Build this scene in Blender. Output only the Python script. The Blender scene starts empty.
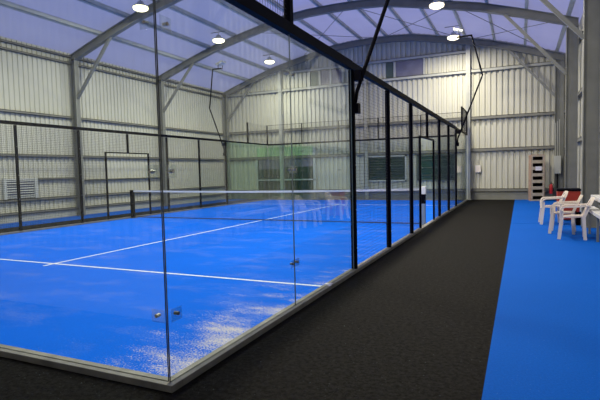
import bpy, bmesh, math, random
from mathutils import Vector, Matrix
random.seed(4)
S = bpy.context.scene
COL = S.collection

# ------------------------------------------------------------------ camera
f, yaw, pit, rol = 480.733, 0.430405, 0.0590556, -0.0234822
F = Vector((-math.sin(yaw)*math.cos(pit), math.cos(yaw)*math.cos(pit), -math.sin(pit)))
R0 = Vector((math.cos(yaw), math.sin(yaw), 0)); U0 = R0.cross(F)
R = math.cos(rol)*R0 + math.sin(rol)*U0; U = -math.sin(rol)*R0 + math.cos(rol)*U0
cd = bpy.data.cameras.new('camera'); cam = bpy.data.objects.new('camera', cd); COL.objects.link(cam)
cd.sensor_width = 36; cd.lens = 36*f/600; cd.clip_start = .05; cd.clip_end = 200
M = Matrix((R, U, -F)).transposed().to_4x4(); M.translation = (2.15723, -2.52288, 1.45692)
cam.matrix_world = M
S.camera = cam

# ------------------------------------------------------------------ world / exposure
w = bpy.data.worlds.new('dusk'); S.world = w; w.use_nodes = True
w.node_tree.nodes['Background'].inputs[0].default_value = (.50, .53, .86, 1)
w.node_tree.nodes['Background'].inputs[1].default_value = 1.2
S.view_settings.view_transform = 'Standard'; S.view_settings.look = 'None'
S.view_settings.gamma = 1; S.view_settings.use_curve_mapping = False
S.view_settings.exposure = -0.14
S.cycles.transparent_max_bounces = 48
S.cycles.max_bounces = 10
S.cycles.diffuse_bounces = 5
LAMP_W = {20.40: 240, 15.1: 290, 10.4: 290, 5.7: 300, 1.0: 180}          # watts of each high bay lamp, by frame
MAST_W = 130.0

# ------------------------------------------------------------------ materials
def new_mat(name):
    m = bpy.data.materials.new(name); m.use_nodes = True
    return m, m.node_tree.nodes, m.node_tree.links, m.node_tree.nodes['Principled BSDF']

def plain(name, col, rough=.5, metal=0, var=.08, scale=6., bump=0., spec=.5):
    m, n, l, b = new_mat(name)
    tc = n.new('ShaderNodeTexCoord'); no = n.new('ShaderNodeTexNoise')
    no.inputs['Scale'].default_value = scale; no.inputs['Detail'].default_value = 5
    l.new(tc.outputs['Object'], no.inputs['Vector'])
    cr = n.new('ShaderNodeValToRGB'); cr.color_ramp.elements[0].position = .3; cr.color_ramp.elements[1].position = .7
    cr.color_ramp.elements[0].color = tuple(c*(1-var) for c in col)+(1,)
    cr.color_ramp.elements[1].color = tuple(min(1, c*(1+var)) for c in col)+(1,)
    l.new(no.outputs['Fac'], cr.inputs['Fac']); l.new(cr.outputs['Color'], b.inputs['Base Color'])
    b.inputs['Roughness'].default_value = rough; b.inputs['Metallic'].default_value = metal
    b.inputs['Specular IOR Level'].default_value = spec
    if bump:
        bp = n.new('ShaderNodeBump'); bp.inputs['Strength'].default_value = bump
        l.new(no.outputs['Fac'], bp.inputs['Height']); l.new(bp.outputs['Normal'], b.inputs['Normal'])
    return m

def glass(name, tint=(.93, .97, .95), base=.04):
    m, n, l, b = new_mat(name); n.remove(b)
    tr = n.new('ShaderNodeBsdfTransparent'); tr.inputs[0].default_value = tint+(1,)
    gl = n.new('ShaderNodeBsdfGlossy'); gl.inputs['Roughness'].default_value = .01
    lw = n.new('ShaderNodeLayerWeight'); lw.inputs['Blend'].default_value = .5
    p = n.new('ShaderNodeMath'); p.operation = 'POWER'; p.inputs[1].default_value = 5
    l.new(lw.outputs['Facing'], p.inputs[0])
    mu = n.new('ShaderNodeMath'); mu.operation = 'MULTIPLY_ADD'; mu.inputs[1].default_value = 1-base; mu.inputs[2].default_value = base
    l.new(p.outputs[0], mu.inputs[0])
    mx = n.new('ShaderNodeMixShader'); l.new(mu.outputs[0], mx.inputs[0]); l.new(tr.outputs[0], mx.inputs[1]); l.new(gl.outputs[0], mx.inputs[2])
    l.new(mx.outputs[0], n['Material Output'].inputs[0])
    return m

def emis(name, col, s):
    m, n, l, b = new_mat(name)
    b.inputs['Base Color'].default_value = col+(1,); b.inputs['Emission Color'].default_value = col+(1,)
    b.inputs['Emission Strength'].default_value = s
    return m

def turf(name, col, sand=True, streak=.25, gamp=.08, gsc=55):
    m, n, l, b = new_mat(name)
    tc = n.new('ShaderNodeTexCoord'); sp = n.new('ShaderNodeSeparateXYZ'); l.new(tc.outputs['Object'], sp.inputs[0])
    def noise(scale, detail, vec=None, rough=.6):
        no = n.new('ShaderNodeTexNoise'); no.inputs['Scale'].default_value = scale
        no.inputs['Detail'].default_value = detail; no.inputs['Roughness'].default_value = rough
        l.new(vec or tc.outputs['Object'], no.inputs['Vector']); return no.outputs['Fac']
    def math_(op, a, c, d=None):
        k = n.new('ShaderNodeMath'); k.operation = op
        for i, v in enumerate((a, c, d)):
            if v is None: continue
            if isinstance(v, (int, float)): k.inputs[i].default_value = v
            else: l.new(v, k.inputs[i])
        return k.outputs[0]
    def ramp(fac, p0, p1):
        r = n.new('ShaderNodeMapRange'); r.inputs[1].default_value = p0; r.inputs[2].default_value = p1
        l.new(fac, r.inputs[0]); return r.outputs[0]
    big = noise(.5, 3); 
    c = n.new('ShaderNodeMixRGB'); c.inputs[1].default_value = tuple(x*.88 for x in col)+(1,); c.inputs[2].default_value = tuple(x*1.12 for x in col)+(1,)
    l.new(big, c.inputs[0]); out = c.outputs[0]
    if sand:
        mp = n.new('ShaderNodeMapping'); mp.inputs['Scale'].default_value = (1.0, 1.9, 1); mp.inputs['Rotation'].default_value = (0, 0, -.6)
        l.new(tc.outputs['Object'], mp.inputs[0])
        patch = noise(1.5, 4, mp.outputs[0]); grain = noise(60, 3, None, .8)
        X, Y = sp.outputs[0], sp.outputs[1]
        # worn band beside the right hand wall, strongest by the near corner
        edge = ramp(X, -1.7, -.1); near = ramp(Y, 6.5, 1.0)
        edge = math_('MULTIPLY', edge, math_('MULTIPLY_ADD', near, .8, .18))
        edge2 = math_('MULTIPLY', ramp(Y, .65, .1), ramp(X, -3.5, -.2))
        e = math_('MAXIMUM', edge, math_('MULTIPLY', edge2, .8))
        th = math_('MULTIPLY_ADD', e, -.20, .645)            # threshold falls towards the edge
        v = math_('MULTIPLY_ADD', grain, .55, math_('MULTIPLY', patch, .45))
        k = math_('SUBTRACT', v, th)
        sandf = n.new('ShaderNodeMapRange'); sandf.inputs[1].default_value = 0; sandf.inputs[2].default_value = .085; sandf.inputs[4].default_value = .9
        l.new(k, sandf.inputs[0])
        # faint scuffs anywhere
        sc = math_('MULTIPLY', ramp(noise(.9, 4, mp.outputs[0]), .5, .7), ramp(grain, .45, .65))
        s = math_('MAXIMUM', sandf.outputs[0], math_('MULTIPLY', sc, streak))
        mx = n.new('ShaderNodeMixRGB'); l.new(s, mx.inputs[0]); l.new(out, mx.inputs[1]); mx.inputs[2].default_value = (.66, .61, .58, 1)
        out = mx.outputs[0]
    else:
        sc = ramp(noise(60, 2), .68, .76)
        mx = n.new('ShaderNodeMixRGB'); l.new(math_('MULTIPLY', sc, streak), mx.inputs[0]); l.new(out, mx.inputs[1]); mx.inputs[2].default_value = (.3, .4, .5, 1)
        out = mx.outputs[0]
    gr = n.new('ShaderNodeMixRGB'); gr.blend_type = 'MULTIPLY'; gr.inputs[0].default_value = 1
    gc = n.new('ShaderNodeCombineXYZ'); gv = math_('MULTIPLY_ADD', ramp(noise(gsc, 3, None, .8), .38, .62), 2*gamp, 1-gamp)
    for i in range(3): l.new(gv, gc.inputs[i])
    l.new(out, gr.inputs[1]); l.new(gc.outputs[0], gr.inputs[2]); out = gr.outputs[0]
    l.new(out, b.inputs['Base Color']); b.inputs['Roughness'].default_value = .75
    b.inputs['Specular IOR Level'].default_value = .04
    bp = n.new('ShaderNodeBump'); bp.inputs['Strength'].default_value = .25; bp.inputs['Distance'].default_value = .01
    l.new(noise(140, 2), bp.inputs['Height']); l.new(bp.outputs['Normal'], b.inputs['Normal'])
    return m

m_court = turf('court_turf', (.001, .130, .78), True, .3)
m_blue = turf('blue_carpet', (.002, .088, .46), False, .3)
m_black = turf('black_turf', (.0080, .0075, .0074), False, .25, .8, 26)
m_line = plain('line_white', (.72, .78, .85), .8, var=.15, scale=20)
m_sheet = plain('wall_sheet', (.55, .545, .475), .55, 0, .06, .6)
m_ceil = plain('roof_lining', (.66, .64, .74), .7, 0, .08, .9)
b_ = m_ceil.node_tree; tl = b_.nodes.new('ShaderNodeBsdfTranslucent'); tl.inputs[0].default_value = (.66, .64, .74, 1)
mx_ = b_.nodes.new('ShaderNodeMixShader'); mx_.inputs[0].default_value = .55
b_.links.new(b_.nodes['Principled BSDF'].outputs[0], mx_.inputs[1]); b_.links.new(tl.outputs[0], mx_.inputs[2]); b_.links.new(mx_.outputs[0], b_.nodes['Material Output'].inputs[0])
m_steel = plain('painted_steel', (.205, .21, .195), .55, .0, .1, 3)
m_steel_lt = plain('pale_steel', (.42, .43, .40), .5, .0, .08, 3)
m_purlin = plain('galvanised_purlin', (.50, .52, .48), .5, 0, .12, 3)
m_girt = plain('girt_steel', (.19, .19, .175), .55, 0, .1, 3)
m_blk = plain('black_powder_coat', (.004, .004, .007), .5, 0, .1, 8, 0, .03)
m_wire = plain('black_wire', (.02, .02, .022), .6, 0, .1, 8)
m_curb = plain('galvanised_curb', (.20, .195, .18), .5, .2, .25, 7, .1)
m_glass = glass('clear_toughened_glass')
m_glass_g = glass('green_toughened_glass', (.79, .90, .83))
m_edge = plain('glass_edge', (.06, .07, .07), .15)
m_edge_lt = plain('pale_glass_edge', (.22, .27, .26), .2)
m_clip = glass('clear_clamp', (.9, .93, .93), .1)
m_bolt = plain('steel_bolt', (.35, .33, .30), .3, .8)
m_dark = plain('dark_pane', (.006, .045, .035), .25)
m_pane = plain('grey_pane', (.16, .16, .22), .2, 0, .2, 2)
m_slat = plain('louver_slat', (.06, .09, .08), .5)
m_frame = plain('window_frame_white', (.52, .54, .53), .5)
m_white = plain('white_plastic', (.80, .72, .66), .4, 0, .04, 5)
m_cream = plain('cream_plastic', (.70, .62, .54), .4, 0, .05, 5)
m_red = plain('red_plastic', (.36, .035, .02), .5)
m_redm = plain('red_enamel', (.5, .02, .03), .3)
m_wood = plain('brown_wood', (.42, .28, .21), .6, 0, .25, 9)
m_wood2 = plain('grey_brown_board', (.42, .36, .29), .6, 0, .15, 9)
m_hole_shade = plain('opening_shade', (.02, .012, .012), .8)  # near-black colour stands in for the shade inside the rack openings
m_paper = plain('paper', (.72, .70, .80), .7)
m_grey = plain('grey_plank', (.55, .55, .56), .6, 0, .1, 4)
m_net = plain('net_cord', (.03, .035, .04), .7)
m_tape = plain('net_tape', (.78, .79, .78), .7, 0, .05, 6)
m_green = plain('pale_green_sheet', (.42, .56, .36), .5, 0, .1, 1.5)
m_lamp = emis('lamp_lens', (1, .88, .55), 4)
m_lampoff = plain('lamp_lens_off', (.7, .75, .85), .2)
m_alu = plain('lamp_housing', (.45, .46, .47), .4, .4)
m_pad = plain('pale_blue_post', (.22, .29, .38), .5)
m_concrete = plain('concrete', (.45, .45, .47), .8)

# ------------------------------------------------------------------ mesh helpers
def box(bm, x0, x1, y0, y1, z0, z1):
    v = [bm.verts.new((x, y, z)) for x in (x0, x1) for y in (y0, y1) for z in (z0, z1)]
    for a in ((0,1,3,2),(4,6,7,5),(0,4,5,1),(2,3,7,6),(0,2,6,4),(1,5,7,3)):
        bm.faces.new([v[i] for i in a])

def bar(bm, a, b, wd, h=None, up=Vector((0, 0, 1))):
    a, b = Vector(a), Vector(b); h = h or wd
    d = (b-a).normalized()
    if abs(d.dot(up)) > .99: up = Vector((0, 1, 0))
    s = d.cross(up).normalized()*wd/2; t = s.cross(d).normalized()*h/2
    r = [[bm.verts.new(p+q) for q in (-s-t, s-t, s+t, -s+t)] for p in (a, b)]
    bm.faces.new(r[0][::-1]); bm.faces.new(r[1])
    for i in range(4): bm.faces.new((r[0][i], r[0][(i+1) % 4], r[1][(i+1) % 4], r[1][i]))

def tube(bm, path, r, n=8):
    path = [Vector(p) for p in path]; rings = []
    rr = r if isinstance(r, (list, tuple)) else [r]*len(path)
    for i, p in enumerate(path):
        d = (path[min(i+1, len(path)-1)]-path[max(i-1, 0)]).normalized()
        up = Vector((0, 0, 1)) if abs(d.z) < .95 else Vector((0, 1, 0))
        s = d.cross(up).normalized(); t = s.cross(d)
        rings.append([bm.verts.new(p+rr[i]*(math.cos(k*2*math.pi/n)*s+math.sin(k*2*math.pi/n)*t)) for k in range(n)])
    bm.faces.new(rings[0][::-1]); bm.faces.new(rings[-1])
    for a, b in zip(rings, rings[1:]):
        for k in range(n): bm.faces.new((a[k], a[(k+1) % n], b[(k+1) % n], b[k]))

def ribbon(bm, path, side, wid, th):
    """flat section swept along a path: side = width direction"""
    path = [Vector(p) for p in path]; rings = []
    sides = side if isinstance(side, list) else [Vector(side)]*len(path)
    wid = wid if isinstance(wid, list) else [wid]*len(path)
    for i, p in enumerate(path):
        d = (path[min(i+1, len(path)-1)]-path[max(i-1, 0)]).normalized()
        s = Vector(sides[i]).normalized(); t = s.cross(d).normalized()
        rings.append([bm.verts.new(p+s*a*wid[i]/2+t*b*th/2) for a, b in ((-1,-1),(1,-1),(1,1),(-1,1))])
    bm.faces.new(rings[0][::-1]); bm.faces.new(rings[-1])
    for a, b in zip(rings, rings[1:]):
        for k in range(4): bm.faces.new((a[k], a[(k+1) % 4], b[(k+1) % 4], b[k]))

def lathe(bm, c, prof, n=20):
    rings = [[bm.verts.new((c[0]+r*math.cos(k*2*math.pi/n), c[1]+r*math.sin(k*2*math.pi/n), c[2]+z)) for k in range(n)] for r, z in prof]
    bm.faces.new(rings[0][::-1]); bm.faces.new(rings[-1])
    for a, b in zip(rings, rings[1:]):
        for k in range(n): bm.faces.new((a[k], a[(k+1) % n], b[(k+1) % n], b[k]))

def obj(name, bm, mat, parent=None, bevel=0, smooth=False):
    bmesh.ops.recalc_face_normals(bm, faces=bm.faces)
    me = bpy.data.meshes.new(name); bm.to_mesh(me); bm.free(); me.materials.append(mat)
    o = bpy.data.objects.new(name, me); COL.objects.link(o)
    if smooth:
        for p in me.polygons: p.use_smooth = True
    if bevel:
        b = o.modifiers.new('bevel', 'BEVEL'); b.width = bevel; b.segments = 2; b.limit_method = 'ANGLE'
    if parent: o.parent = parent
    return o

def B(name, mat, parent, *boxes, bevel=0):
    bm = bmesh.new()
    for b in boxes: box(bm, *b)
    o = obj(name, bm, mat, parent, bevel)
    if name == 'glass_panel':                           # polished edges read dark
        o.data.materials.append(m_edge); o.data.materials.append(m_edge_lt)
        for p in o.data.polygons:
            if p.area < .1: p.material_index = 1 if abs(p.center.y) < .1 and p.center.x > -.1 else 2
    return o

def thing(name, label, cat, loc=(0, 0, 0), rz=0, group=None):
    o = bpy.data.objects.new(name, None); o.empty_display_size = .1; COL.objects.link(o); o.location = loc; o.rotation_euler = (0, 0, rz)
    o['label'] = label; o['category'] = cat
    if group: o['group'] = group
    return o

def tag(o, label, cat, group=None):
    o['label'] = label; o['category'] = cat
    if group: o['group'] = group
    return o

def struct(o):
    o['kind'] = 'structure'; return o

# ------------------------------------------------------------------ dimensions (metres; court is X -10..0, Y 0..20)
XL, XR, YB, YN = -13.05, 3.95, 20.75, -4.6
RIDGE = -4.4
PROF = [(0, 7.50), (1, 7.48), (2, 7.40), (3, 7.20), (4, 6.99), (5.3, 6.70), (6.5, 6.33), (7.7, 5.93), (8.3, 5.72), (8.9, 5.51)]
def under(x):
    d = abs(x-RIDGE)
    for (a, za), (b, zb) in zip(PROF, PROF[1:]):
        if d <= b: return za+(zb-za)*(d-a)/(b-a)
    return PROF[-1][1]
FRAMES = [20.40, 15.1, 10.4, 5.7, 1.0, -3.9]

# ------------------------------------------------------------------ floor
fl = struct(B('floor', m_concrete, None, (XL-.3, XR+.3, YN-.3, YB+.3, -.2, -.012)))
struct(B('court_turf', m_court, None, (-10, 0, 0, 20, -.012, 0)))
o = bpy.data.objects['court_turf']
bm = bmesh.new()
lw_ = .05; z0, z1 = .0, .0025
for y in (3.05, 16.95): box(bm, -9.94, -.06, y-lw_/2, y+lw_/2, z0, z1)
box(bm, -5-lw_/2, -5+lw_/2, 2.85, 17.15, z0, z1+.0005)
obj('court_line', bm, m_line, o)
struct(B('black_surround', m_black, None, (0, 1.94, -1.18, YB, -.012, .0), (-10, 0, -1.18, 0, -.012, 0), (-11.6, -10, -1.18, YB, -.012, 0), (-10, 0, 20, YB, -.012, 0)))
struct(B('blue_runner', m_blue, None, (1.94, XR, -1.18, 10.97, -.012, 0), (1.94, XR, 11.0, YB, -.012, .001)))
struct(B('blue_runner', m_blue, None, (XL, -11.6, -1.18, YB, -.012, 0)))
struct(B('blue_runner', m_blue, None, (1.94, XR, YN, -1.18, -.012, 0)))
struct(B('bare_floor', m_concrete, None, (XL, 1.94, YN, -1.18, -.012, 0)))

# ------------------------------------------------------------------ walls: trapezoidal sheet
def sheet(name, a, b, zb, topf, n_out, pitch=.235, depth=.07):
    """a, b: 2d ends; n_out: unit vector pointing into the hall; topf(point) -> height"""
    a, b = Vector(a), Vector(b); L = (b-a).length; d = (b-a)/L; nn = Vector(n_out)
    pts = []; x = 0
    while x < L:
        for dx, off in ((0, depth), (.49*pitch, depth), (.575*pitch, 0), (.915*pitch, 0)):
            if x+dx <= L: pts.append((x+dx, off))
        x += pitch
    pts.append((L, depth))
    bm = bmesh.new(); prev = None
    for t, off in pts:
        p = a+d*t+nn*off; q = a+d*t-nn*.05
        r = [bm.verts.new((p.x, p.y, zb)), bm.verts.new((p.x, p.y, topf(p))), bm.verts.new((q.x, q.y, topf(p))), bm.verts.new((q.x, q.y, zb))]
        if prev:
            for i in range(4): bm.faces.new((prev[i], r[i], r[(i+1) % 4], prev[(i+1) % 4]))
        else: bm.faces.new(r)
        prev = r
    bm.faces.new(prev[::-1])
    return struct(obj(name, bm, m_sheet))

GZ = [.45, 2.2, 3.62, 5.74]
wb = sheet('wall_back', (XL, YB), (XR, YB), 0, lambda p: under(p.x)+.42, (0, -1))
wl = sheet('wall_left', (XL, YN), (XL, YB), 0, lambda p: 6.02, (1, 0), .18, .035)
wr = sheet('wall_right', (XR, YB), (XR, YN), 0, lambda p: 6.08, (-1, 0))
wn = sheet('wall_near', (XR, YN), (XL, YN), 0, lambda p: under(p.x)+.42, (0, 1))
def girt_y(wall, x0, x1, z, y=YB-.072, h=.14, mat=None):
    B('girt', mat or m_girt, wall, (x0, x1, y-.10, y-.004, z+h-.02, z+h), (x0, x1, y-.10, y-.086, z, z+h), (x0, x1, y-.10, y-.004, z, z+.014))
def girt_x(wall, y0, y1, z, x, s, h=.12):
    a, b = sorted((x, x+s*.09)); c, d = sorted((x+s*.078, x+s*.09))
    B('girt', m_girt, wall, (a, b, y0, y1, z+h-.02, z+h), (c, d, y0, y1, z, z+h), (a, b, y0, y1, z, z+.014))
for z in (2.17, 3.60, 5.70): girt_y(wb, XL+.3, XR-.3, z, mat=m_steel_lt if z > 5 else None)
girt_y(wb, -9.3, .0, 6.60, mat=m_steel_lt); girt_y(wb, XL+.3, XR-.3, .36)
for z in (.25, .68, 2.17, 3.60): girt_x(wl, YN+.1, YB-.2, z, XL+.037, 1, .085)
for z in (5.60, 5.84): girt_x(wl, YN+.1, YB-.2, z, XL+.037, 1, .07)
girt_x(wl, 8.78, 10.3, 1.37, XL+.037, 1, .07); girt_x(wl, 10.5, 15.0, 1.30, XL+.037, 1, .05)
for z in (.45, 2.17, 3.60, 5.35): girt_x(wr, YN+.1, YB-.2, z, XR-.072, -1)

# skirting flashing at the foot of the back wall
struct(B('baseboard_back', m_steel, None, (XL+.3, XR-.3, YB-.12, YB-.072, 0, .34)))
struct(B('baseboard_left', m_steel_lt, None, (XL+.037, XL+.07, YN+.1, YB-.2, 0, .24)))

# ------------------------------------------------------------------ ceiling lining and purlins
bm = bmesh.new()
xs = sorted(set([RIDGE+s*p[0] for p in PROF for s in (-1, 1)]))
xs = [x for x in xs if XL < x < XR]; xs = [XL-.05]+xs+[XR+.05]
prev = None
for x in xs:                                            # single translucent skin, daylight comes through it
    z = under(x)+.42
    r = [bm.verts.new((x, YN-.05, z)), bm.verts.new((x, YB+.05, z))]
    if prev: bm.faces.new((prev[0], r[0], r[1], prev[1]))
    prev = r
ceil = struct(obj('ceiling', bm, m_ceil))
for k in range(14):
    x = -3.68+1.2*(k-7) if k >= 7 else -4.92-1.3*(6-k)
    if x < XL+.5 or x > XR-.2: continue
    sl = (under(x+.2)-under(x-.2))/.4; z = under(x)
    bm = bmesh.new()
    a, b = Vector((x, YN, 0)), Vector((x, YB-.08, 0))
    for dx0, dx1, dz0, dz1 in ((-.05, .05, .283, .293), (.035, .05, .283, .41), (-.05, .05, .40, .41)):
        v = [bm.verts.new((x+dx, y, z+sl*dx+dz)) for dx in (dx0, dx1) for y in (YN, YB-.06) for dz in (dz0, dz1)]
        for q in ((0,1,3,2),(4,6,7,5),(0,4,5,1),(2,3,7,6),(0,2,6,4),(1,5,7,3)): bm.faces.new([v[i] for i in q])
    obj('purlin', bm, m_purlin, ceil)
def rod(p, q):
    bm = bmesh.new(); tube(bm, [p, q], .012, 6); obj('brace_rod', bm, m_steel, ceil)
for (xa, ya), (xb, yb) in (((-3.8, 15.2), (.0, 20.3)), ((.0, 15.2), (-3.8, 20.3)), ((.0, 15.2), (3.4, 20.3)), ((3.4, 15.2), (.0, 20.3)),
                           ((-8.0, 15.2), (-3.8, 20.3)), ((-3.8, 15.2), (-8.0, 20.3))):
    rod((xa, ya, under(xa)+.2), (xb, yb, under(xb)+.2))

# ------------------------------------------------------------------ portal frames
names = {20.40: 'against the back wall', 15.1: 'second from the back, over the far half court',
         10.4: 'third from the back, crossing near the net', 5.7: 'over the near half of the court', 1.0: 'over the near end of the court', -3.9: 'against the near end wall of the hall'}
def portal(y):
    t = thing('portal_frame', 'grey steel frame with arched rafter, '+names[y], 'steel frame', (0, y, 0))
    def isec_col(x0, x1, top):
        fw = .09
        return [(x0, x0+.016, -fw, fw, .0, top), (x1-.016, x1, -fw, fw, .0, top), (x0, x1, -.006, .006, .0, top), (x0-.0, x1+.0, -fw, fw, 0, .02)]
    B('column', m_steel, t, *isec_col(-12.95, -12.69, 5.80)); B('column', m_steel, t, *isec_col(3.46, 3.80, 5.80))
    bm = bmesh.new()
    xs = [-12.92]+[RIDGE-p[0] for p in PROF[::-1] if RIDGE-p[0] > -12.92][:-1]+[RIDGE+p[0] for p in PROF if RIDGE+p[0] < 3.8]+[3.8]
    for dz0, dz1, hw in ((0, .016, .09), (.264, .28, .09), (.0, .28, .006)):
        prev = None
        for x in xs:
            z = under(x)
            r = [bm.verts.new((x, -hw, z+dz0)), bm.verts.new((x, hw, z+dz0)), bm.verts.new((x, hw, z+dz1)), bm.verts.new((x, -hw, z+dz1))]
            if prev:
                for i in range(4): bm.faces.new((prev[i], r[i], r[(i+1) % 4], prev[(i+1) % 4]))
            else: bm.faces.new(r)
            prev = r
        bm.faces.new(prev[::-1])
    obj('rafter', bm, m_steel, t)
    for a, b in (((-12.70, 0, 4.35), (-10.95, 0, under(-10.95)+.03)), ((3.48, 0, 4.35), (1.65, 0, under(1.65)+.03))):
        bm = bmesh.new(); bar(bm, a, b, .09, .09); obj('knee_brace', bm, m_steel, t)
    return t
for y in FRAMES: portal(y)
for x, wd, lab in ((-9.42, .17, 'pale steel wall post standing in front of the wide dark window'), (-4.75, .12, 'slim pale steel wall post at the middle of the back wall'), (.02, .17, 'pale steel wall post rising beside the far right corner of the court')):
    t = thing('wall_post', lab, 'post', (x, YB-.26, 0))
    top = under(x)+.02
    B('post', m_steel_lt, t, (-wd/2, wd/2, -.09, -.075, 0, top), (-wd/2, wd/2, .075, .09, 0, top), (-.006, .006, -.09, .09, 0, top))
    B('base_plate', m_steel_lt, t, (-wd*.75, wd*.75, -.12, .10, 0, .015))

# ------------------------------------------------------------------ windows
def louver(n, x0, x1, z0, z1, y, mat_frame=m_frame, slats=9, rot=None):
    t = bpy.data.objects.new('window_%d' % n, None); COL.objects.link(t); struct(t)
    d = .07
    B('window_frame', mat_frame, t, (x0, x1, y-d, y, z1-.07, z1), (x0, x1, y-d, y, z0, z0+.07), (x0, x0+.08, y-d, y, z0, z1), (x1-.08, x1, y-d, y, z0, z1))
    B('pane', m_dark, t, (x0+.05, x1-.05, y-.012, y, z0+.05, z1-.05))
    bm = bmesh.new(); h = (z1-z0-.14)/slats
    for i in range(slats):
        z = z0+.07+h*(i+.5); bar(bm, (x0+.08, y-.045, z), (x1-.08, y-.045, z), .04, .008, Vector((0, -.5, 1)))
    obj('louver', bm, m_slat, t)
    return t
yw = YB-.072
louver(1, -4.78, -2.80, .88, 2.14, yw)
louver(2, -2.30, -.55, .90, 2.12, yw, m_slat, 3)
# wide dark window with a pale green strip over it
t = bpy.data.objects.new('window_3', None); COL.objects.link(t); struct(t)
B('window_frame', m_frame, t, (-7.66, -7.52, yw-.09, yw, .36, 2.75), (-11.05, -7.5, yw-.09, yw, 1.0, 1.07), (-11.05, -10.98, yw-.09, yw, .36, 2.2))
B('pane', m_dark, t, (-10.98, -7.66, yw-.03, yw, .36, 2.15))
bm = bmesh.new()
for i in range(26): box(bm, -11.0+i*.128, -11.0+i*.128+.07, yw-.06, yw, 2.2, 2.78)
box(bm, -11.0, -7.66, yw-.03, yw, 2.2, 2.78)
obj('green_panel', bm, m_green, t)
# mid grey block in the wide window
B('blind', m_pane, t, (-10.9, -9.6, yw-.045, yw-.03, 1.62, 2.15), (-9.3, -7.7, yw-.045, yw-.03, 1.72, 2.15))
# high windows under the eaves
def hiwin(n, x0, x1, muls, panes):
    t = bpy.data.objects.new('window_%d' % n, None); COL.objects.link(t); struct(t)
    for a, b, m in panes: B('pane', m, t, (a, b, yw-.03, yw, 5.86, 6.58))
    B('window_frame', m_steel_lt, t, *[(m-.05, m+.05, yw-.08, yw, 5.84, 6.6) for m in muls])
hiwin(4, -7.8, -5.6, (-7.78, -7.2, -6.6, -5.95), ((-7.75, -7.2, m_slat), (-7.2, -6.6, m_pane), (-6.6, -5.95, m_pane)))
hiwin(5, -4.0, -1.9, (-3.33, -1.93), ((-3.75, -3.35, m_slat), (-3.3, -1.95, m_pane)))
# left wall louver window
t = bpy.data.objects.new('window_6', None); COL.objects.link(t); struct(t)
x = XL+.037
B('window_frame', m_frame, t, (x, x+.09, 7.56, 7.66, .72, 1.46), (x, x+.09, 8.66, 8.76, .72, 1.46), (x, x+.06, 7.66, 8.66, 1.40, 1.44), (x, x+.06, 7.66, 8.66, .80, .84))
B('pane', m_pane, t, (x, x+.02, 7.66, 8.66, .8, 1.42))
bm = bmesh.new()
for i in range(7): bar(bm, (x+.05, 7.66, .88+.08*i), (x+.05, 8.66, .88+.08*i), .05, .012, Vector((.6, 0, 1)))
obj('louver', bm, m_frame, t)

# ------------------------------------------------------------------ court enclosure
def wires(bm, p0, du, L, z0, z1, r=.0019, pitch=.05, skip=None):
    """welded mesh in the vertical plane through p0 along du (unit, axis aligned)"""
    p0, du = Vector(p0), Vector(du); nn = Vector((-du.y, du.x, 0))
    def prism(a, b):
        d = (b-a).normalized(); s = nn; t = d.cross(s)
        ra = [bm.verts.new(a+r*q) for q in (s, t, -s, -t)]; rb = [bm.verts.new(b+r*q) for q in (s, t, -s, -t)]
        for k in range(4): bm.faces.new((ra[k], ra[(k+1) % 4], rb[(k+1) % 4], rb[k]))
    n = round(L/pitch)
    for i in range(1, n):
        q = p0+du*i*L/n; prism(Vector((q.x, q.y, z0)), Vector((q.x, q.y, z1)))
    m = round((z1-z0)/pitch)
    for j in range(1, m):
        z = z0+j*(z1-z0)/m; a = p0+nn*r*1.6; b = p0+du*L+nn*r*1.6
        prism(Vector((a.x, a.y, z)), Vector((b.x, b.y, z)))
    return bm

CW = .038                      # half width of posts and rails
def clamp(parent, x, y, z, axis, corner=False):
    bm = bmesh.new(); s = .013
    if corner:
        box(bm, x-.13, x-.02, y-s, y-.008, z-.045, z+.045); box(bm, x+.008, x+s, y+.02, y+.13, z-.045, z+.045)
    elif axis == 'y':
        box(bm, x+.008, x+s, y-.1, y+.1, z-.04, z+.04)
    else:
        box(bm, x-.1, x+.1, y-s, y-.008, z-.04, z+.04)
    c = obj('glass_clamp', bm, m_clip, parent, .004)
    pts = [((x-.09, y, z), 'x'), ((x, y+.09, z), 'y')] if corner else ([((x, y+d, z), 'y') for d in (-.06, .06)] if axis == 'y' else [((x+d, y, z), 'x') for d in (-.06, .06)])
    for (px, py, pz), ax in pts:
        bm = bmesh.new()
        if ax == 'y': tube(bm, [(px-.018, py, pz), (px+.018, py, pz)], .013, 10)
        else: tube(bm, [(px, py-.018, pz), (px, py+.018, pz)], .013, 10)
        obj('bolt', bm, m_bolt, c)

def curb(parent, x0, x1, y0, y1):
    B('base_rail', m_curb, parent, (x0, x1, y0, y1, 0, .05), bevel=.004)

# near end wall
t = thing('glass_end_wall', 'clear glass end wall on metal curb at the near left, in front of the court', 'glass wall', (0, 0, 0))
curb(t, -10.05, .05, -.05, .06)
for i in range(5): B('glass_panel', m_glass, t, (-2*i-1.994, -2*i-.006-(.012 if i == 0 else 0), -.006, .006, .05, 2.9))
B('top_rail', m_blk, t, (-10.04, 0-CW, -CW, CW, 2.88, 2.97))
bm = wires(bmesh.new(), (-10, 0, 0), (1, 0, 0), 10, 3.0, 4.0); obj('mesh_panel', bm, m_wire, t)
for i in range(1, 5):
    for z in (.5, 1.5, 2.45): clamp(t, -2*i, 0, z, 'x')
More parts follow.
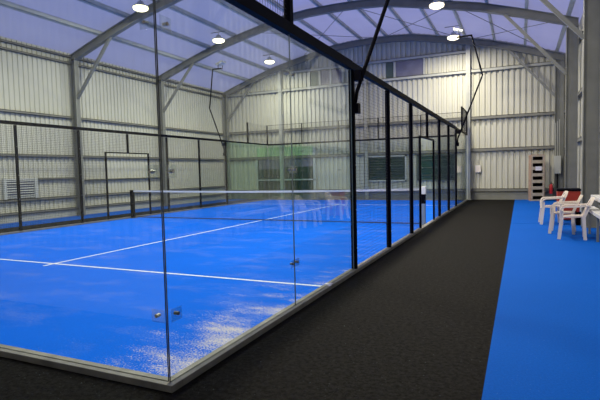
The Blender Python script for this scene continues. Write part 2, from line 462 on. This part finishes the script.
# near right side wall
t = thing('glass_side_wall', 'clear glass side wall nearest the camera, two tall panes on a metal curb', 'glass wall', (0, 0, 0))
curb(t, -.06, .05, .06, 3.96)
B('glass_panel', m_glass, t, (-.006, .006, -.006, 1.998, .05, 2.9)); B('glass_panel', m_glass, t, (-.006, .006, 2.002, 3.96, .05, 2.9))
B('top_rail', m_blk, t, (-CW, CW, -CW, 3.955, 2.86, 2.97))
B('post', m_blk, t, (-CW, CW, 1.965, 2.035, 2.97, 4.0))
B('post', m_blk, t, (-CW, CW, -CW, CW, 2.97, 4.0))
B('top_bar', m_blk, t, (-.02, .02, .04, 1.96, 3.96, 4.0))
bm = wires(bmesh.new(), (0, .04, 0), (0, 1, 0), 1.92, 3.0, 3.96); obj('mesh_panel', bm, m_wire, t)
for z in (.5, 1.48, 2.46): clamp(t, 0, 0, z, 'y', True)
for z in (.5, 1.48, 2.46): clamp(t, 0, 2.0, z, 'y')

def side_fence(x, label, s):
    CW = .038 if s > 0 else .03
    WR = .0017 if s > 0 else .0027
    t = thing('mesh_fence', label, 'fence', (x, 0, 0))
    curb(t, -.05 if s > 0 else -.05, .05, 3.96, 16.04)
    for y in (4, 6, 8, 12, 14, 16):
        B('post', m_blk, t, (-CW, CW, y-.03, y+.03, .05, 2.86), bevel=.004)
    B('post', m_blk, t, (-CW*.8, CW*.8, 9.97, 10.03, 2.24, 2.86), bevel=.004)
    B('top_rail', m_blk, t, (-CW, CW, 3.96, 16.04, 2.87, 2.96))
    for y in (9.02, 10.98): B('gate_upright', m_blk, t, (-.025, .025, y-.022, y+.022, .05, 2.2))
    B('gate_lintel', m_blk, t, (-.025, .025, 9.0, 11.0, 2.2, 2.24))
    for y0, y1 in ((4, 6), (6, 8), (12, 14), (14, 16)):
        bm = wires(bmesh.new(), (0, y0+.035, 0), (0, 1, 0), y1-y0-.07, .05, 2.86, WR); obj('mesh_panel', bm, m_wire, t)
    for y0, y1 in ((8.035, 9.0), (11.0, 11.965)):
        bm = wires(bmesh.new(), (0, y0, 0), (0, 1, 0), y1-y0, .05, 2.86, WR); obj('mesh_panel', bm, m_wire, t)
    for y0, y1 in ((9.0, 9.97), (10.03, 11.0)):
        bm = wires(bmesh.new(), (0, y0, 0), (0, 1, 0), y1-y0, 2.24, 2.86, WR); obj('mesh_panel', bm, m_wire, t)
    for y in (4, 6, 8, 12, 14, 16):
        for z in (.35, .9, 1.53, 2.3):
            bm = bmesh.new(); tube(bm, [(-CW-.008, y, z), (CW+.008, y, z)], .011, 8); obj('bolt', bm, m_bolt, t)
    return t
side_fence(0, 'tall black welded mesh fence along the right side of the court', 1)
side_fence(-10, 'black welded mesh fence along the far left side of the court', -1)

# far glass
t = thing('glass_side_wall', 'green tinted glass side wall at the far left corner of the court', 'glass wall', (-10, 0, 0))
curb(t, -.05, .05, 16.04, 20.05)
for y in (16.04, 18.006): B('glass_panel', m_glass_g, t, (-.006, .006, y, y+1.95, .05, 2.88))
B('top_rail', m_blk, t, (-.03, .03, 16.04, 20.04, 2.88, 2.94))
for y in (18, 20): B('post', m_blk, t, (-.03, .03, y-.03, y+.03, 2.94, 3.92))
bm = wires(bmesh.new(), (0, 18.03, 0), (0, 1, 0), 1.94, 2.94, 3.92); obj('mesh_panel', bm, m_wire, t)
t = thing('glass_side_wall', 'glass side wall at the far right end of the court, with raised mesh corner', 'glass wall', (0, 0, 0))
curb(t, -.05, .05, 16.04, 20.05)
for y in (16.04, 18.006): B('glass_panel', m_glass, t, (-.006, .006, y, y+1.95, .05, 2.88))
B('top_rail', m_blk, t, (-.03, .03, 16.04, 20.04, 2.88, 2.94))
for y in (18, 20): B('post', m_blk, t, (-.03, .03, y-.03, y+.03, 2.94, 3.92))
B('top_bar', m_blk, t, (-.02, .02, 18.03, 19.97, 3.88, 3.92))
bm = wires(bmesh.new(), (0, 18.03, 0), (0, 1, 0), 1.94, 2.94, 3.88); obj('mesh_panel', bm, m_wire, t)
for z in (.5, 1.5, 2.5): clamp(t, 0, 18, z, 'y')
t = thing('glass_end_wall', 'glass end wall across the far end of the court, mesh above', 'glass wall', (0, 20, 0))
curb(t, -9.95, -.05, -.05, .05)
for i in range(5): B('glass_panel', m_glass_g if i == 4 else m_glass, t, (-2*i-1.994+(.02 if i == 4 else 0), -2*i-.006-(.02 if i == 0 else 0), -.006, .006, .05, 2.88))
B('top_rail', m_blk, t, (-9.97, -.03, -.03, .03, 2.86, 2.94))
for i in range(1, 5): B('post', m_blk, t, (-2*i-.018, -2*i+.018, -.018, .018, 2.94, 3.92))
B('top_bar', m_blk, t, (-9.97, -.03, -.008, .008, 3.90, 3.92))
bm = wires(bmesh.new(), (-9.97, 0, 0), (1, 0, 0), 9.94, 2.94, 3.9, .0022); obj('mesh_panel', bm, m_wire, t)
for i in range(1, 5):
    for z in (.5, 1.5, 2.5): clamp(t, -2*i, 0, z, 'x')

# ------------------------------------------------------------------ net
t = thing('court_net', 'padel net with white top tape stretched across the blue court', 'net', (0, 10, 0))
N = 24; xs = [-9.825+9.62*i/N for i in range(N+1)]
def tz(x): return .885+.045*((x+5)/4.86)**2
bm = bmesh.new(); ribbon(bm, [(x, 0, tz(x)) for x in xs], (0, 0, 1), .055, .012); obj('net_tape', bm, m_tape, t)
bm = bmesh.new(); r = .0011
n = 243
for i in range(n+1):
    x = -9.825+9.62*i/n; box(bm, x-r, x+r, -r, r, .03, tz(x)-.02)
for j in range(1, 22):
    for a, b in zip(xs[::4], xs[4::4]):
        bar(bm, (a, .002, .03+(tz(a)-.05)*j/22), (b, .002, .03+(tz(b)-.05)*j/22), 2*r)
obj('net_mesh', bm, m_net, t)
bm = bmesh.new(); tube(bm, [(-9.825, 0, .045), (-.205, 0, .045)], .016, 6); obj('bottom_cord', bm, m_net, t)
t = thing('net_post', 'pale net post with a black band beside the right gateway', 'post', (-.11, 10, 0))
B('lower_sleeve', m_pad, t, (-.055, .055, -.06, .06, .012, .66), bevel=.01)
B('middle_band', m_blk, t, (-.058, .058, -.063, .063, .56, .80), bevel=.01)
B('upper_sleeve', m_tape, t, (-.072, .072, -.055, .055, .80, 1.0), bevel=.01)
B('foot_plate', m_curb, t, (-.09, .055, -.12, .12, 0, .012))
t = thing('net_post', 'dark net post at the left end of the net', 'post', (-9.89, 10, 0))
B('upright', m_blk, t, (-.055, .055, -.055, .055, .012, .94), bevel=.008)
B('foot_plate', m_curb, t, (-.055, .09, -.12, .12, 0, .012))
B('cap', m_blk, t, (-.06, .06, -.06, .06, .94, .96), bevel=.006)

# ------------------------------------------------------------------ floodlight masts
def area(name, loc, power, size, col=(1, .93, .78), rot=(0, 0, 0), parent=None):
    d = bpy.data.lights.new(name, 'AREA'); d.shape = 'DISK'; d.size = size; d.energy = power; d.color = col
    o = bpy.data.objects.new(name, d); COL.objects.link(o); o.location = loc; o.rotation_euler = rot
    if parent: o.parent = parent
    return o
def mast(x, y, s, label, on, kz=4.74, kx=.92):
    t = thing('floodlight_mast', label, 'floodlight mast', (x, y, 0))
    bm = bmesh.new(); tube(bm, [(s*.05, 0, 2.30), (s*.075, 0, 2.55), (s*(kx-.03), 0, kz-.08), (s*kx, 0, kz), (s*(kx-.03), 0, kz+.13), (s*.55, 0, 6.20)], .028, 8); obj('pole', bm, m_blk, t, smooth=True)
    for p, z in ((.11, 2.25), (.16, 2.70)): B('bracket', m_blk, t, (min(.047*s, p*s), max(.047*s, p*s), -.05, .05, z, z+.14))
    bm = bmesh.new(); bar(bm, (s*.56, 0, 6.18), (s*.05, -.05, 6.16), .05, .05); obj('cross_arm', bm, m_blk, t)
    # head: sloping rectangular housing facing down and inward
    h = bpy.data.objects.new
    bm = bmesh.new(); bar(bm, (s*.28, 0, 6.34), (s*-.06, 0, 6.46), .36, .07, Vector((0, 0, 1))); hd = obj('lamp_head', bm, m_alu, t, .01)
    bm = bmesh.new(); bar(bm, (s*.25, 0, 6.307), (s*-.05, 0, 6.413), .31, .012, Vector((0, 0, 1))); obj('lens', bm, m_lamp if on else m_lampoff, hd)
    bm = bmesh.new(); bar(bm, (s*.15, -.17, 6.17), (s*.13, -.17, 6.40), .02, .02); bar(bm, (s*.15, .17, 6.17), (s*.13, .17, 6.40), .02, .02); bar(bm, (s*.15, -.17, 6.17), (s*.15, .17, 6.17), .02, .02); obj('yoke', bm, m_blk, hd)
    if on:
        area('mast_light', (s*.09, 0, 6.33), MAST_W, .28, rot=(0, math.radians(19)*s, 0), parent=t)
mast(0, 16, 1, 'bent black floodlight mast on the right fence near the back wall', False)
mast(-10, 16, -1, 'bent black floodlight mast rising from the far left corner of the court', False, 4.46, .80)
mast(0, 4, 1, 'black floodlight mast leaning out from the nearest fence post', False)

# ------------------------------------------------------------------ high bay lamps under the rafters
wh = {20.40: 'nearest the back wall', 15.1: 'second from the back wall', 10.4: 'over the net', 5.7: 'over the near service line', 1.0: 'over the near end wall'}
for y in FRAMES[:5]:
    yy = {20.40: 18.5, 15.1: 14.15, 10.4: 9.75, 5.7: 5.2, 1.0: 1.6}[y]
    for x, side in ((-8.95, 'left'), (-.37, 'right')):
        zz = 6.88; hz = under(x)+.29-zz
        t = thing('high_bay_lamp', 'glowing round roof lamp in the %s row, %s' % (side, wh[y]), 'lamp', (x, yy, zz), 0, 'round lamps under the roof')
        bm = bmesh.new(); lathe(bm, (0, 0, 0), [(.05, .16), (.09, .14), (.12, .06), (.24, .0), (.24, -.03), (.22, -.03)]); obj('housing', bm, m_alu, t, smooth=False)
        bm = bmesh.new(); lathe(bm, (0, 0, 0), [(.22, -.031), (.24, -.05), (.23, -.10), (.15, -.14)]); obj('lens', bm, m_lamp, t)
        bm = bmesh.new(); tube(bm, [(0, 0, .15), (0, 0, hz)], .012, 6); bar(bm, (-.35, 0, hz), (.35, 0, hz), .03, .02); obj('hanger', bm, m_steel, t)
        area('bay_light', (0, 0, -.15), LAMP_W[y]*(1.15 if side == 'right' else .85), .40, (1, .92, .71), parent=t)

# ------------------------------------------------------------------ things at the right hand side
def chair(label, cat, loc, rz, mat):
    """moulded armchair, faces -Y in its own frame"""
    t = thing('plastic_armchair', label, cat, loc, rz, 'moulded plastic armchairs beside the court')
    bm = bmesh.new(); nx, ny = 8, 8; W, D = .46, .44
    def sz(u, v): return .425+.03*abs(2*u-1)**3-.02*math.sin(v*math.pi)*(1-abs(2*u-1))+(-.035*(1-v)**4)
    g = [[bm.verts.new(((u/nx-.5)*W*(1-.10*(v/ny)), (v/ny-.5)*D-.02, sz(u/nx, v/ny))) for v in range(ny+1)] for u in range(nx+1)]
    for i in range(nx):
        for j in range(ny): bm.faces.new((g[i][j], g[i+1][j], g[i+1][j+1], g[i][j+1]))
    bmesh.ops.solidify(bm, geom=bm.faces[:], thickness=-.022)
    obj('seat', bm, mat, t, smooth=True)
    # backrest: outer hoop plus vertical slats
    bm = bmesh.new()
    hoop = []
    for k in range(13):
        a = math.pi*k/12; u = -math.cos(a)
        hoop.append((u*.235, .175+.16*(math.sin(a)**.6)+.0*u, .43+.37*math.sin(a)**.55))
    ribbon(bm, hoop, [Vector((0, 1, -.25))]*13, .055, .045)
    for u in (-.15, -.09, -.03, .03, .09, .15):
        zt = .43+.37*(max(0, 1-(u/.235)**2))**.275
        path = [(u, .185, .425), (u, .215+.03*(1-abs(u)/.2), .56), (u, .275, .68), (u*.97, .325, zt-.01)]
        ribbon(bm, path, (1, 0, 0), .042, .010)
    obj('backrest', bm, mat, t)
    for s in (-1, 1):
        bm = bmesh.new()
        ribbon(bm, [(s*.25, .265, .665), (s*.275, .15, .655), (s*.285, 0, .645), (s*.285, -.14, .64), (s*.28, -.20, .615), (s*.272, -.225, .55), (s*.265, -.225, .43)],
               [Vector((1, 0, 0))]*7, [.035, .055, .06, .06, .06, .052, .05], .028)
        obj('armrest', bm, mat, t)
        bm = bmesh.new()
        ribbon(bm, [(s*.25, -.20, .56), (s*.25, -.20, .40), (s*.255, -.22, .22), (s*.265, -.245, 0)], (1, .0, 0), [.06, .075, .06, .045], .062)
        obj('leg', bm, mat, t)
        bm = bmesh.new()
        ribbon(bm, [(s*.215, .18, .44), (s*.235, .19, .22), (s*.25, .205, 0)], (1, .0, 0), [.08, .06, .045], .058)
        obj('leg', bm, mat, t)
    return t
chair('white plastic armchair nearest the camera, in front of the bench', 'chair', (3.12, 8.46, 0), math.radians(-94), m_white)
chair('cream plastic armchair in the middle of the three, overlapped by the nearest one', 'chair', (3.01, 9.30, 0), math.radians(-97), m_cream)
chair('white plastic armchair standing farthest away, beside the red bin', 'chair', (2.87, 11.10, 0), math.radians(-88), m_white)

t = thing('storage_bin', 'red plastic bin with a black lid behind the chairs', 'bin', (3.32, 12.1, 0))
bm = bmesh.new()
v0 = [bm.verts.new((sx*.24, sy*.22, .02)) for sx, sy in ((-1,-1),(1,-1),(1,1),(-1,1))]; v1 = [bm.verts.new((sx*.27, sy*.25, .78)) for sx, sy in ((-1,-1),(1,-1),(1,1),(-1,1))]
bm.faces.new(v0[::-1]); bm.faces.new(v1)
for k in range(4): bm.faces.new((v0[k], v0[(k+1) % 4], v1[(k+1) % 4], v1[k]))
obj('body', bm, m_red, t, .02)
B('lid', m_blk, t, (-.29, .29, -.27, .27, .78, .84), bevel=.02)
for s in (-1, 1):
    bm = bmesh.new(); tube(bm, [(s*.18-.02, .2, .04), (s*.18+.02, .2, .04)], .04, 12); obj('wheel', bm, m_blk, t)

t = thing('slatted_bench', 'pale grey bench with seat and back planks along the right wall', 'bench', (3.62, 8.2, 0))
B('seat_plank', m_grey, t, (-.20, -.02, -1.9, 1.25, .50, .57), bevel=.006)
B('back_plank', m_grey, t, (-.10, .15, -1.9, 1.15, .74, .82), bevel=.006)
for y in (-1.6, -.2, 1.0):
    B('leg', m_steel, t, (-.15, -.11, y-.02, y+.02, 0, .50), (.06, .10, y-.02, y+.02, 0, .74), (-.15, .10, y-.02, y+.02, .46, .50))
bm = bmesh.new()
t = thing('crate', 'black slatted crate on the floor behind the nearest white chair', 'crate', (3.58, 10.95, 0))
B('body', m_blk, t, (-.19, .17, -.17, .17, 0, .03), *[b for z in (.03, .13, .23) for b in ((-.19, .17, -.17, -.155, z, z+.07), (-.19, .17, .155, .17, z, z+.07), (-.19, -.175, -.17, .17, z, z+.07), (.155, .17, -.17, .17, z, z+.07))])
for sx in (-1, 1):
    for sy in (-1, 1): B('corner', m_blk, t, (sx*.17-.015, sx*.17+.015, sy*.155-.015, sy*.155+.015, 0, .32))

# pigeonhole rack
t = thing('pigeonhole_rack', 'tall brown wooden rack with seven openings against the back wall', 'rack', (2.77, 20.0, 0), math.radians(12))
W, D, H = .48, .42, 1.93
B('side_panel', m_wood, t, (-W/2-.02, -W/2, -D/2, D/2, 0, H)); B('side_panel', m_wood, t, (W/2, W/2+.02, -D/2, D/2, 0, H))
B('back_panel', m_wood, t, (-W/2, W/2, D/2-.02, D/2, 0, H)); B('top', m_wood, t, (-W/2, W/2, -D/2, D/2-.02, H-.02, H))
step = (H-.02)/7
bxs = [(-W/2, -W/2+.05, -D/2, -D/2+.02, 0, H-.02), (W/2-.05, W/2, -D/2, -D/2+.02, 0, H-.02)]
for i in range(8):
    z = i*step; bxs.append((-W/2+.05, W/2-.05, -D/2, -D/2+.02, max(0, z-.065), min(H-.02, z+.065)))
B('front_panel', m_wood2, t, *bxs)
B('shelf', m_hole_shade, t, *[(-W/2, W/2, -D/2+.02, D/2-.02, i*step+.04, i*step+.06) for i in range(7)])  # shelf boards coloured dark, shade of the recess put into them
B('shade_liner', m_hole_shade, t, (-W/2, -W/2+.005, -D/2+.02, D/2-.02, .0, H-.02), (W/2-.005, W/2, -D/2+.02, D/2-.02, 0, H-.02), (-W/2, W/2, D/2-.03, D/2-.02, 0, H-.02))  # added dark sheets that paint the shade inside the openings
c, s = math.cos(math.radians(12)), math.sin(math.radians(12))
o = tag(B('notice_sheet', m_paper, None, (-.09, .15, -D/2-.012, -D/2-.004, 1.27, 1.44)), 'white paper sheet fixed to the front of the wooden rack', 'paper')
o.location = (2.77, 20.0, 0); o.rotation_euler = (0, 0, math.radians(12))

# electrical box and pipes on the corner column
t = thing('electrical_box', 'pale grey electrical box mounted on the back right corner column', 'electrical box', (3.56, 20.31, 0))
B('enclosure', m_steel_lt, t, (-.13, .13, -.2, 0, 1.12, 1.86), bevel=.01)
B('door', m_steel_lt, t, (-.115, .115, -.212, -.2, 1.14, 1.84), bevel=.004)
bm = bmesh.new()
for dx in (-.07, 0, .07): tube(bm, [(dx, -.06, 1.86), (dx, -.06, 3.3+dx)], .014, 6)
obj('conduit', bm, m_steel_lt, t)
bm = bmesh.new(); tube(bm, [(.0, -.06, 1.12), (.0, -.06, .0)], .03, 8); obj('cable', bm, m_blk, t)
t = thing('fire_extinguisher', 'small red fire extinguisher hanging beside the electrical box', 'fire extinguisher', (3.32, 20.0, .28))
bm = bmesh.new(); lathe(bm, (0, 0, 0), [(.04, 0), (.065, .01), (.07, .03), (.07, .34), (.055, .39), (.025, .42)], 16); obj('cylinder', bm, m_redm, t, smooth=True)
bm = bmesh.new(); lathe(bm, (0, 0, .42), [(.022, 0), (.022, .04), (.012, .05)], 10); bar(bm, (0, 0, .46), (0, -.11, .50), .02, .012); obj('valve', bm, m_blk, t)
bm = bmesh.new(); tube(bm, [(.02, 0, .44), (.09, -.01, .42), (.10, -.01, .28), (.085, -.01, .12)], .01, 8); obj('hose', bm, m_blk, t)
B('bracket', m_blk, t, (-.03, .03, .06, .63, .2, .24))
t = thing('wall_box', 'small white box on the back wall, right of the pale post', 'junction box', (.42, YB-.072, 1.22))
B('housing', m_frame, t, (-.13, .13, -.10, 0, 0, .34), bevel=.012)
B('cover', m_white, t, (-.11, .11, -.112, -.10, .02, .32), bevel=.006)
bm = bmesh.new(); tube(bm, [(0, -.03, .34), (0, -.03, .6)], .012, 6); obj('conduit', bm, m_steel_lt, t)

# litter on the curb and hanging strap
o = bmesh.new()
for k in range(5):
    a = k*1.3; box(o, -.02+.03*math.cos(a), .015+.03*math.cos(a), -.05+.04*k/2-.02, -.03+.04*k/2+.02, .0, .006+.003*(k % 3))
o = tag(obj('tape_scrap', o, m_paper), 'torn scrap of white tape lying on the metal curb', 'scrap'); o.location = (0.005, 2.96, .05)
bm = bmesh.new(); tube(bm, [(-.06, 4.08, .93), (-.07, 4.18, .8), (-.07, 4.24, .6), (-.07, 4.2, .42), (-.06, 4.1, .36), (-.06, 4.06, .5)], .008, 6)
tag(obj('cable_loop', bm, m_blk, None, smooth=True), 'black cable loop hanging on the nearest fence post', 'cable')
